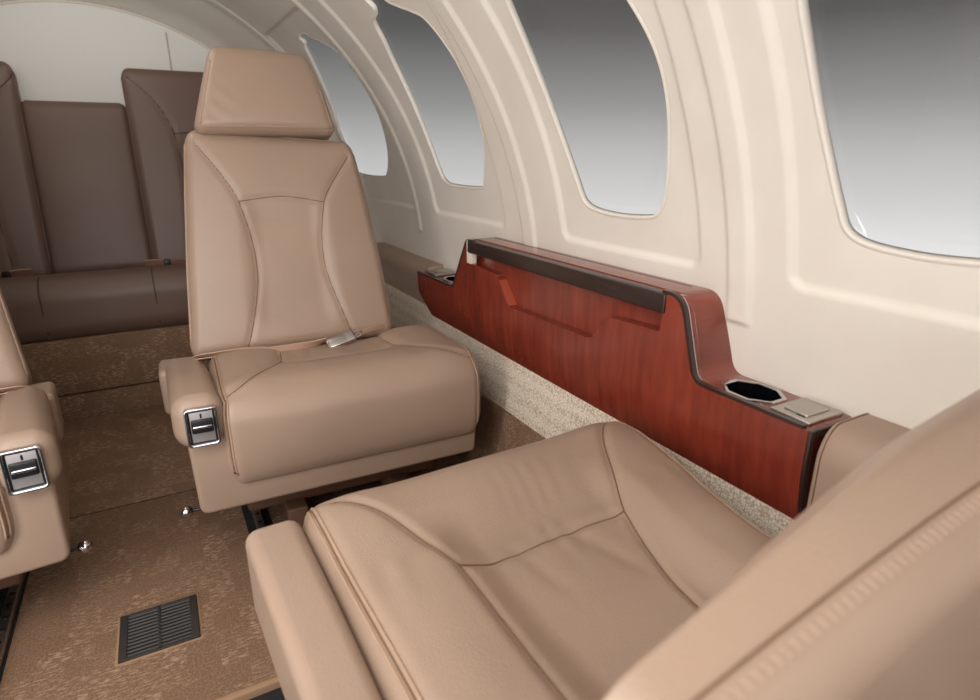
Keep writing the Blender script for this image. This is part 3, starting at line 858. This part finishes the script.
# ------------------------------------------------------------------ aft bench
def bench():
    t = thing('bench_seat', 'brown leather rear bench seat with three backrests against the aft bulkhead', 'seat', (-.12, 2.15, 0))
    off = np.array([.12, -2.15, 0])
    x0, x1, y0, y1, z0, z1 = -.78, .54, 1.975, 2.40, .232, .412
    X = lambda Q: np.stack([Q[:, 0] + (x0 + x1) / 2, Q[:, 1] + (y0 + y1) / 2, Q[:, 2] + (z0 + z1) / 2], 1) + off
    cx = (x0 + x1) / 2; hx, hy, hz = (x1 - x0) / 2, (y1 - y0) / 2, (z1 - z0) / 2
    def deform(Q, P):
        x, y, z = Q.T.copy(); top = np.clip(P[:, 2] / hz, 0, 1); k = (y + hy) / (2 * hy)
        z = z - .035 * top * sstep(k, .2, .9)
        w = x + cx
        return np.stack([x, y, z], 1)
    b = Soft((hx, hy, hz), (.03, .06, .06), .012, deform, X)
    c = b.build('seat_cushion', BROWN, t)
    L = []
    for s in (-.300, -.025):
        e = s - cx
        L.append([(e, hy * .6, hz), (e, 0, hz), (e, -hy + .06, hz)] + [(e, -hy + .06 - .06 * math.tan(math.pi / 4 * k / 6), hz) for k in range(1, 7)] + [(e, -hy, hz - .06 + .06 * math.tan(math.pi / 4 * (1 - k / 6))) for k in range(1, 7)] + [(e, -hy, -hz + .03)])
    b.seams('seam', L, BROWNSEAM, c, .0017, lift=.0010, smooth=False)
    mid = lambda a, b_: (a + b_) / 2 + .12
    bx0, bx1 = -.302, -.020
    # centre back, set a little behind the others
    P = thing  # (no extra empties: backs are parts of the bench)
    def back(xa, xb, y, zb, zt, slope, lines, step=.01):
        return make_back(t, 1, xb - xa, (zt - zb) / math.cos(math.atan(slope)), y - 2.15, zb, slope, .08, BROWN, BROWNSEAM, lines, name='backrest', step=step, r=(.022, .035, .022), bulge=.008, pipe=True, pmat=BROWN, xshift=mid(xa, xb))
    Lc = (.900 - .37) / 2
    o, bb = back(bx0 - .006, bx1 + .006, 2.285, .37, .900, .27, [])
    hw = .19
    H = (1.004 - .37) / math.cos(math.atan(.25)) / 2
    pat = [[(-.215, H - .03), (-.15, H - .10), (-.115, H - .17), (-.105, H - .21)], [(.215, H - .03), (.15, H - .10), (.115, H - .17), (.105, H - .21)],
           [(-.105, H - .21), (0, H - .20), (.105, H - .21)], [(-.105, H - .21), (-.095, H - .35), (-.11, -H + .05)], [(.105, H - .21), (.095, H - .35), (.11, -H + .05)]]
    back(-.018, .44, 2.245, .37, 1.004, .25, pat)
    back(-.700, -.296, 2.245, .37, 1.004, .25, pat)
    # lap belts tucked between the backs
    for bxs in ((-.035, -.002, .03), (-.335, -.36, -.39)):
        x = bxs[0]
        d = 1 if bxs[1] > x else -1
        M = Mesh(); M.add(*ribbon(np.array([(x - .004 * d, 2.18, .410), (x + .02 * d, 2.168, .412), (x + .048 * d, 2.168, .410)]) + off, (0, -.012, .020), .006))
        sb = M.build('seat_belt', BELTBROWN, t, sharp=30)
        M = Mesh(); M.box(x + .056 * d - .010, x + .056 * d + .010, 2.160, 2.186, .400, .418, .002); M.build('buckle', BLACK, sb, lambda V: np.array(V) + off)
        M = Mesh(); M.add(*ribbon(np.array([(x + .066 * d, 2.168, .409), (x + .09 * d, 2.17, .409), (x + .12 * d, 2.18, .406)]) + off, (0, -.010, .016), .004)); M.build('belt_strap', BELTBROWN, sb, sharp=30)
    return t
bench()

# ------------------------------------------------------------------ floor vent
def vent():
    t = thing('floor_vent', 'dark bronze louvred air vent set into the carpeted aisle floor', 'vent', (-.092, .961, 0), -.6)
    cx, cy = 0, 0
    hx, hy = .058, .054
    M = Mesh(); M.box(-hx, -hx + .012, -hy, hy, -.004, .0045, .001); M.box(hx - .012, hx, -hy, hy, -.004, .0045, .001)
    M.box(-hx, hx, hy - .005, hy, -.004, .0042, .001); M.box(-hx, hx, -hy, -hy + .005, -.004, .0042, .001); M.box(-.002, .002, -hy, hy, .0, .0042, .0006)
    M.build('frame', VENT, t)
    for k in range(12):
        y = -hy + .0085 + (2 * hy - .017) * k / 11
        R = None
        M = Mesh(); M.add([(-hx + .012, y - .0012, .0018), (hx - .012, y - .0012, .0018), (hx - .012, y + .0006, .0040), (-hx + .012, y + .0006, .0040),
                           (-hx + .012, y - .0004, .0015), (hx - .012, y - .0004, .0015), (hx - .012, y + .0014, .0038), (-hx + .012, y + .0014, .0038)],
                          [(0, 1, 2, 3), (4, 5, 6, 7), (0, 1, 5, 4), (1, 2, 6, 5), (2, 3, 7, 6), (3, 0, 4, 7)])
        M.build('louvre', VENT, t, smooth=False, sharp=None)
    M = Mesh(); M.box(-hx + .002, hx - .002, -hy + .002, hy - .002, .0009, .0013); M.build('pit', VENTDARK, t)
    M = Mesh(); M.box(-hx - .0035, hx + .0035, -hy - .0035, hy + .0035, -.002, .0008, .0005); M.build('surround', BIND, t)
    return t
vent()

# seat tracks let into the floor, the near-left one showing its drilled rail
def track(label, x0, x1, y0, y1, xr):
    t = thing('seat_track', label, 'track', ((x0 + x1) / 2, (y0 + y1) / 2, 0), 0, 'seat tracks in the floor')
    off = np.array([-(x0 + x1) / 2, -(y0 + y1) / 2, 0]); X = lambda V: np.array(V) + off
    M = Mesh(); M.box(x0, x1, y0, y1, -.004, .0018, .0008); M.build('channel', RUBBER, t, X)
    # drilled rail: strip with round holes shown as dark studs
    n = 15; M = Mesh(); w = .008
    M.box(xr - w, xr + w, y0 + .01, y1 - .01, .0, .016, .002); r = M.build('rail', STEEL, t, X)
    for k in range(n):
        y = y0 + .03 + (y1 - y0 - .06) * k / (n - 1)
        c = [(xr + .0048 * math.cos(a), y + .0048 * math.sin(a)) for a in np.linspace(0, 2 * math.pi, 14)[:-1]]
        H = Mesh(); H.add(*prism(c, .0155, .0164, 'z', .0002, 1)); H.build('rail_hole', BLACK, r, X)
    return t
track('steel seat track with drilled holes at the lower left edge, under the seat', -.40, -.302, .775, 1.28, -.3135)
track('dark seat track on the floor under the central seat', .075, .125, .775, 1.30, .100)

# ------------------------------------------------------------------ light
w = bpy.data.worlds.new('sky'); sc.world = w; w.use_nodes = True
nt = w.node_tree; bg = nt.nodes['Background']
tc = nd(nt, 'ShaderNodeTexCoord'); sp = nd(nt, 'ShaderNodeSeparateXYZ'); nt.links.new(tc.outputs['Generated'], sp.inputs[0])
mr = nd(nt, 'ShaderNodeMapRange'); mr.inputs['From Min'].default_value = -.2; mr.inputs['From Max'].default_value = .4
nt.links.new(sp.outputs['Z'], mr.inputs['Value'])
g = lambda v: (v, v * .995, v * .99, 1)
zz = lambda z: (z + .2) / .6
c = ramp(nt, mr.outputs['Result'], [(zz(-.13), g(.92)), (zz(-.07), g(.74)), (zz(.0), g(.57)), (zz(.07), g(.335)), (zz(.17), g(.125)), (zz(.24), g(.075)), (zz(.38), g(.06))])
nt.links.new(c, bg.inputs['Color']); bg.inputs['Strength'].default_value = 1.0

def area(name, loc, target, sx, sy, power, col=(1, .96, .9)):
    l = bpy.data.lights.new(name, 'AREA'); l.shape = 'RECTANGLE'; l.size = sx; l.size_y = sy; l.energy = power; l.color = col
    o = bpy.data.objects.new(name, l); COL.objects.link(o); o.location = loc
    o.rotation_euler = (Vector(target) - Vector(loc)).to_track_quat('-Z', 'Y').to_euler()
    return o
area('ceiling_fill', (-.12, .45, 1.24), (.1, .7, .2), .4, 1.6, 12, (1, .985, .975))  # added overhead fill, no fixture in view
area('side_fill', (-.52, .5, 1.08), (.6, .75, .55), .12, 1.7, 14, (1, .985, .975))  # unseen fill added to brighten the right wall
area('front_fill', (-.25, -.95, .85), (.1, 1.0, .5), .8, .7, 12, (.99, .99, 1))  # unseen fill added behind the camera, no doorway is built there
area('aisle_fill', (-.12, 1.55, 1.25), (-.12, 1.75, 0), .2, .5, 1.5, (1, .985, .96))  # added fill to lift the aft carpet and bench front
area('bulkhead_fill', (-.15, 2.15, 1.22), (-.15, 2.6, .95),   .5, .12, .55, (1, .99, .98))  # unseen fill added to brighten the aft bulkhead

# ------------------------------------------------------------------ camera
F_, vx, vy = 600., 140., 150.
p = math.atan((350 - vy) / F_); yaw = math.atan((490 - vx) / math.hypot(F_, 350 - vy))
fw = Vector((math.sin(yaw) * math.cos(p), math.cos(yaw) * math.cos(p), -math.sin(p)))
rt = Vector((math.cos(yaw), -math.sin(yaw), 0)); up = rt.cross(fw)
cam = bpy.data.cameras.new('camera'); co = bpy.data.objects.new('camera', cam); COL.objects.link(co)
mw = Matrix((rt, up, -fw)).transposed().to_4x4(); mw.translation = (0, 0, .75); co.matrix_world = mw
cam.sensor_width = 36; cam.lens = F_ / 980 * 36; cam.clip_start = .01
cam.dof.use_dof = True; cam.dof.focus_distance = 1.05; cam.dof.aperture_fstop = 6.3
sc.camera = co
sc.view_settings.view_transform = 'Standard'; sc.view_settings.look = 'None'; sc.view_settings.gamma = 1
sc.view_settings.exposure = -.06
